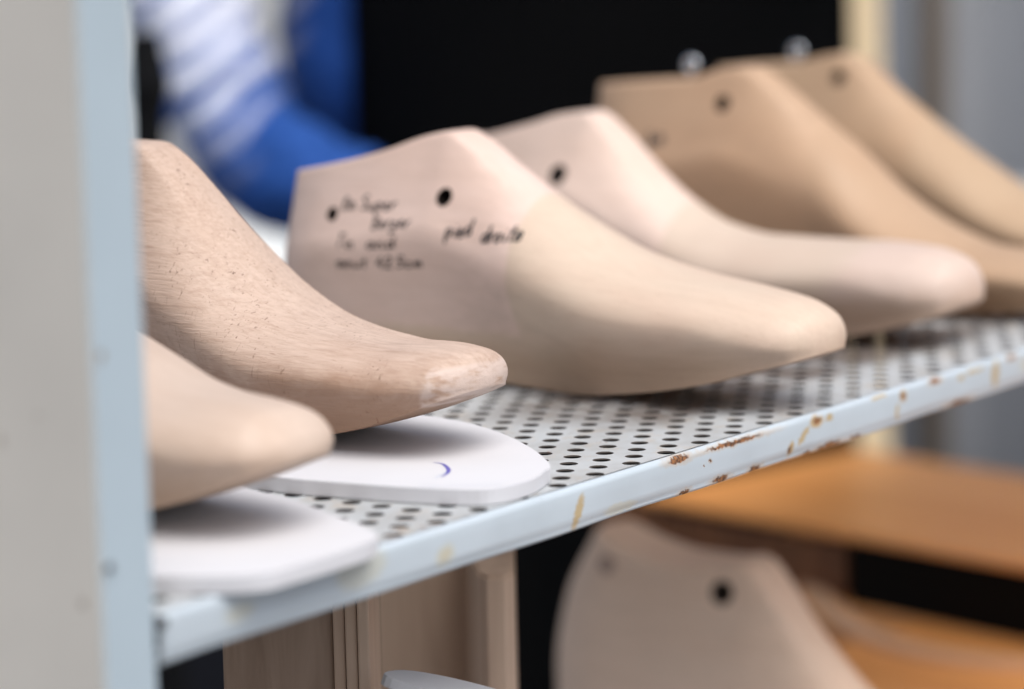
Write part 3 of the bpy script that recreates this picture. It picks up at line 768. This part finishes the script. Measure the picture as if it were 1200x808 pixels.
mtrs = plain('navy_trousers', (.009, .012, .024), .85, .15)
ns = NT('striped_shirt', .8, .2)
x_, y_, z_ = ns.sep()
# stripes run round the sleeve, blue getting broader towards the cuff
dline = ns.math('ADD', ns.math('MULTIPLY', x_, -.58), ns.math('MULTIPLY', z_, .81))
wv = ns.math('ADD', ns.math('MULTIPLY', ns.math('SINE', ns.math('MULTIPLY', ns.math('ADD', dline, ns.math('MULTIPLY', ns.noise(None, 12, 2), .03)), 245.0)), .5), .5)
solid = ns.mr(dline, 1.09, .93)
fac = ns.math('ADD', ns.math('MULTIPLY', ns.mr(wv, .40, .60), .75), ns.math('MULTIPLY', solid, 1.1)); 
side = ns.mr(x_, -.275, -.20)
fac = ns.math('MINIMUM', ns.math('ADD', fac, side), 1.0)
wr = ns.noise(ns.map(None, (1, 1, 1), (0, 0, 0), (0, .9, 0)), 26, 4, .6, 1.5); ns.bump(wr, 1.0, .012)
ns.color(ns.mix(fac, (.78, .80, .86), (.018, .075, .30)))
# body
bv = [(0, 0, .95, (.15, .10)), (0, 0, 1.10, (.14, .095)), (0, 0, 1.28, (.16, .11)), (0, .0, 1.41, (.12, .085)), (0, -.005, 1.49, .055), (0, -.01, 1.56, .06),
      (-.17, 0, 1.40, .055), (-.345, -.02, 1.165, .042), (-.27, -.13, .99, .032), (-.13, -.21, .965, .03),
      (.17, 0, 1.40, .055), (.31, -.06, 1.30, .042), (.17, -.24, 1.25, .030), (.12, -.26, 1.24, .03),
      (-.10, 0, .88, .09), (-.10, -.01, .50, .06), (-.10, .01, .09, .042), (.10, 0, .88, .09), (.10, -.01, .50, .06), (.10, .01, .09, .042), (-.11, -.12, .04, .04), (.11, -.12, .04, .04)]
be = [(0, 1), (1, 2), (2, 3), (3, 4), (4, 5), (3, 6), (6, 7), (7, 8), (8, 9), (3, 10), (10, 11), (11, 12), (12, 13), (0, 14), (14, 15), (15, 16), (0, 17), (17, 18), (18, 19), (16, 20), (19, 21)]
body = skin('body', bv, be, mskin, person)
extra = []
hb = bmesh.new(); bmesh.ops.create_uvsphere(hb, u_segments=28, v_segments=20, radius=1)
for v in hb.verts:
    c = v.co.copy(); x, y, z = c
    wz = .075 * (1 - .18 * max(0, -z)); v.co = Vector((x * wz, y * .095, z * .115))
    if y < 0:
        if abs(x) < .25 and -.45 < z < .1: v.co.y -= .018 * (1 - abs(x) / .25) * (1 - abs(z + .2) / .35 if abs(z + .2) < .35 else 0)      # nose
        if .12 < abs(x) < .55 and 0 < z < .3: v.co.y += .008                                                                                 # eye sockets
        if abs(x) < .35 and -.65 < z < -.5: v.co.y -= .004                                                                                  # mouth
    v.co += Vector((0, -.02, 1.64))
h_ = obj('head_tmp', hb, mskin); extra.append(h_)
for sx, hand in ((-1, (-.13, -.21, .965)), (1, (.12, -.26, 1.24))):
    hx, hy, hz = hand; dxh = .055 if sx < 0 else -.05
    for f in range(5):
        oy = -.02 + .012 * f
        ln = (.05, .072, .08, .074, .058)[f]
        d = Vector((dxh * ln / .08, -.5 * ln, -.25 * ln))
        p0_ = Vector((hx, hy, hz)) + Vector((0, oy * .3, .022 - f * .011)); 
        p_ = [p0_, p0_ + d * .55, p0_ + d + Vector((0, .004, -.008)), p0_ + d * 1.35 + Vector((0, .012, -.02))]
        extra.append(skin('finger', [(*q, r_) for q, r_ in zip(p_, (.010, .009, .0085, .007))], [(0, 1), (1, 2), (2, 3)], mskin, None, 1))
    e_ = hb = None
for sx in (-1, 1):
    hb = bmesh.new(); bmesh.ops.create_uvsphere(hb, u_segments=10, v_segments=8, radius=1)
    for v in hb.verts: v.co = Vector((sx * .077 + v.co.x * .010, -.005 + v.co.y * .02, 1.635 + v.co.z * .032))
    extra.append(obj('ear', hb, mskin))
merge(body, extra)
for sx in (-1, 1):
    hb = bmesh.new(); bmesh.ops.create_uvsphere(hb, u_segments=12, v_segments=8, radius=.011)
    for v in hb.verts: v.co += Vector((sx * .028, -.103, 1.655))
    obj('eye', hb, plain('eye', (.6, .6, .58), .3), person)
hb = bmesh.new(); bmesh.ops.create_uvsphere(hb, u_segments=28, v_segments=20, radius=1)
for v in list(hb.verts):
    x, y, z = v.co; v.co = Vector((x * .084, y * .104 + .004, z * .122)) + Vector((0, -.015, 1.652))
bmesh.ops.delete(hb, geom=[f for f in hb.faces if f.calc_center_median().z < 1.69 and f.calc_center_median().y < .03], context='FACES')
obj('hair', hb, plain('brown_hair', (.05, .03, .02), .6), person)
sv = [(x, y, z, tuple(q * 1.10 for q in r_) if isinstance(r_, tuple) else r_ * 1.28) for x, y, z, r_ in bv[:14]]
sv[0] = (-.04, .02, .95, (.245, .115)); sv[1] = (-.04, .02, 1.10, (.245, .11)); sv[2] = (0, 0, 1.28, (.22, .12)); sv[4] = (0, -.005, 1.46, .062); sv = sv[:5] + sv[6:]
se = [(0, 1), (1, 2), (2, 3), (3, 4), (3, 5), (5, 6), (6, 7), (7, 8), (3, 9), (9, 10), (10, 11)]
sv[7] = (-.275, -.12, 1.010, .052); sv[8] = (-.165, -.195, .972, .044); sv[11] = (.19, -.22, 1.26, .04)
# long sleeves: extra rings keep the width of the forearm
sv = [q if i not in (12,) else None for i, q in enumerate(sv)]
idx = {}; vv = []
for i, q in enumerate(sv):
    if q is not None: idx[i] = len(vv); vv.append(q)
vv[idx[6]] = (-.345, -.02, 1.165, .058); vv[idx[5]] = (-.17, 0, 1.395, .07)
ee = [(idx[a_], idx[b_]) for a_, b_ in se]
shirt = skin('shirt', vv, ee, ns.m, person, 3)
from mathutils import noise as mn
for v in shirt.data.vertices:
    q = v.co.copy(); q2 = Vector((q.x * .58 + q.z * .81, (q.x * .81 - q.z * .58) * 2.6, q.y))
    v.co += v.normal * (.010 * mn.noise(q2 * 16) + .005 * mn.noise(q2 * 37))
tv = [(0, 0, .99, (.165, .115)), (-.10, 0, .87, .112), (-.10, -.01, .50, .088), (-.10, .01, .10, .07), (.10, 0, .87, .112), (.10, -.01, .50, .088), (.10, .01, .10, .07)]
skin('trousers', tv, [(0, 1), (1, 2), (2, 3), (0, 4), (4, 5), (5, 6)], mtrs, person)
for sx in (-1, 1):
    skin('shoe', [(sx * .10, .04, .055, .052), (sx * .105, -.06, .048, .048), (sx * .11, -.16, .036, .036)], [(0, 1), (1, 2)], mblk, person, 2)
# apron: wraps the front from chest to knee
bm = bmesh.new(); rows = []
for i in range(27):
    z = lerp(1.36, .52, i / 26)
    half = lerp(.12, .197, sstep(1.36, 1.22, z)) * (1 + .06 * (1 - z) if z < 1 else 1)
    row = []
    for j in range(25):
        t = lerp(-1, 1, j / 24); x = half * t
        dep = .135 if z > .98 else lerp(.135, .155, (.98 - z) / .46)
        y = -dep * math.sqrt(max(.0, 1 - (t * .93) ** 2)) - .012 - (.008 * math.sin(x * 60 + z * 3) if z < 1 else 0)
        row.append(bm.verts.new((x, y, z)))
    rows.append(row)
for A_, B_ in zip(rows, rows[1:]):
    for j in range(24): bm.faces.new((A_[j], B_[j], B_[j + 1], A_[j + 1])).smooth = True
bmesh.ops.solidify(bm, geom=bm.faces[:], thickness=.003)
obj('apron', bm, mblk, person)

# ------------------------------------------------------------------ far background
mcan = plain('white_canvas', (.92, .91, .88), .9, .1, 0, .06, 3)
def curtain(name, p, q, z0, z1, amp, nf, mat, ph=0):
    p, q = Vector(p), Vector(q); L = (q - p).length; d = (q - p) / L; nn = Vector((-d.y, d.x, 0)); bm = bmesh.new()
    N = nf * 12; prev = None
    for i in range(N + 1):
        t = i / N; off = amp * (math.sin(t * nf * 2 * math.pi + ph) + .4 * math.sin(t * nf * 4.7 * math.pi + 1 + ph))
        a_ = p + d * (L * t) + nn * off
        cur = [bm.verts.new((a_.x, a_.y, z)) for z in (z0, (z0 + z1) / 2, z1)]
        if prev:
            for k in range(2): bm.faces.new((prev[k], cur[k], cur[k + 1], prev[k + 1])).smooth = True
        prev = cur
    bmesh.ops.solidify(bm, geom=bm.faces[:], thickness=.004)
    return obj(name, bm, mat)
tag(curtain('canvas_wall', (-1.6, 5.6, 0), (.25, 5.9, 0), .02, 2.3, .025, 9, mcan), 'bright white canvas stall wall in the left background', 'stall wall')
mg = plain('grey_tarpaulin', (.62, .63, .65), .7, .3, 0, .25, 1.5)
tag(curtain('grey_tarpaulin', (.50, 4.2, 0), (1.5, 3.9, 0), .02, 2.3, .022, 5, mg, 1.3), 'grey tarpaulin hanging in folds in the right background', 'tarpaulin')
# white table behind the arm
wt = tag(empty('white_table', (-.62, 3.55, 0), 0), 'white topped table behind the arm of the person', 'table')
bm = bmesh.new(); box(bm, -.7, .75, -.45, .52, .755, .78, .004); obj('tabletop', bm, plain('white_laminate', (.80, .82, .80), .5, .4, 0, .03), wt)
bm = bmesh.new(); box(bm, -.69, .74, -.44, .51, .01, .752); obj('added_skirt', bm, plain('black_skirt', (.012, .013, .018), .85, .15), wt)  # black skirt added to fill the dark seen below the shelf
# narrow dark post beside the corner upright
c = view(171, 100, 2.0); bm = bmesh.new(); tube(bm, [(0, 0, 0), (0, 0, c.z - .02), (0, 0, c.z), (0, 0, c.z + .035)], [.012, .012, .017, .010], 12)
tag(obj('dark_post', bm, mblk, None, (c.x, c.y, 0)), 'slim black post showing between corner upright and striped sleeve', 'post')
# pale plank
mp = wood_plain('pale_plank', (.86, .72, .48), (.80, .62, .38), .3, 'z')
c = view(1022, 60, 2.75); bm = bmesh.new()
box(bm, -.024, .024, -.018, .018, 0, 1.75, .003)
o = obj('pale_plank', bm, mp, None, (c.x, c.y, 0), (0, R(-1.2), R(20)))
tag(o, 'pale sunlit wooden plank standing upright at the right of the black apron', 'plank')

c = view(1093, 100, 3.4); bm = bmesh.new(); tube(bm, [(0, 0, 0), (0, 0, 1.0), (0, 0, 2.1)], [.019, .0185, .018], 14)
o = obj('brown_pole', bm, wood_plain('brown_pole', (.16, .125, .095), (.10, .08, .06), .4, 'z'), None, (c.x, c.y, 0)); smooth(o.data)
tag(o, 'blurred dark brown pole standing in front of the grey tarpaulin', 'pole')
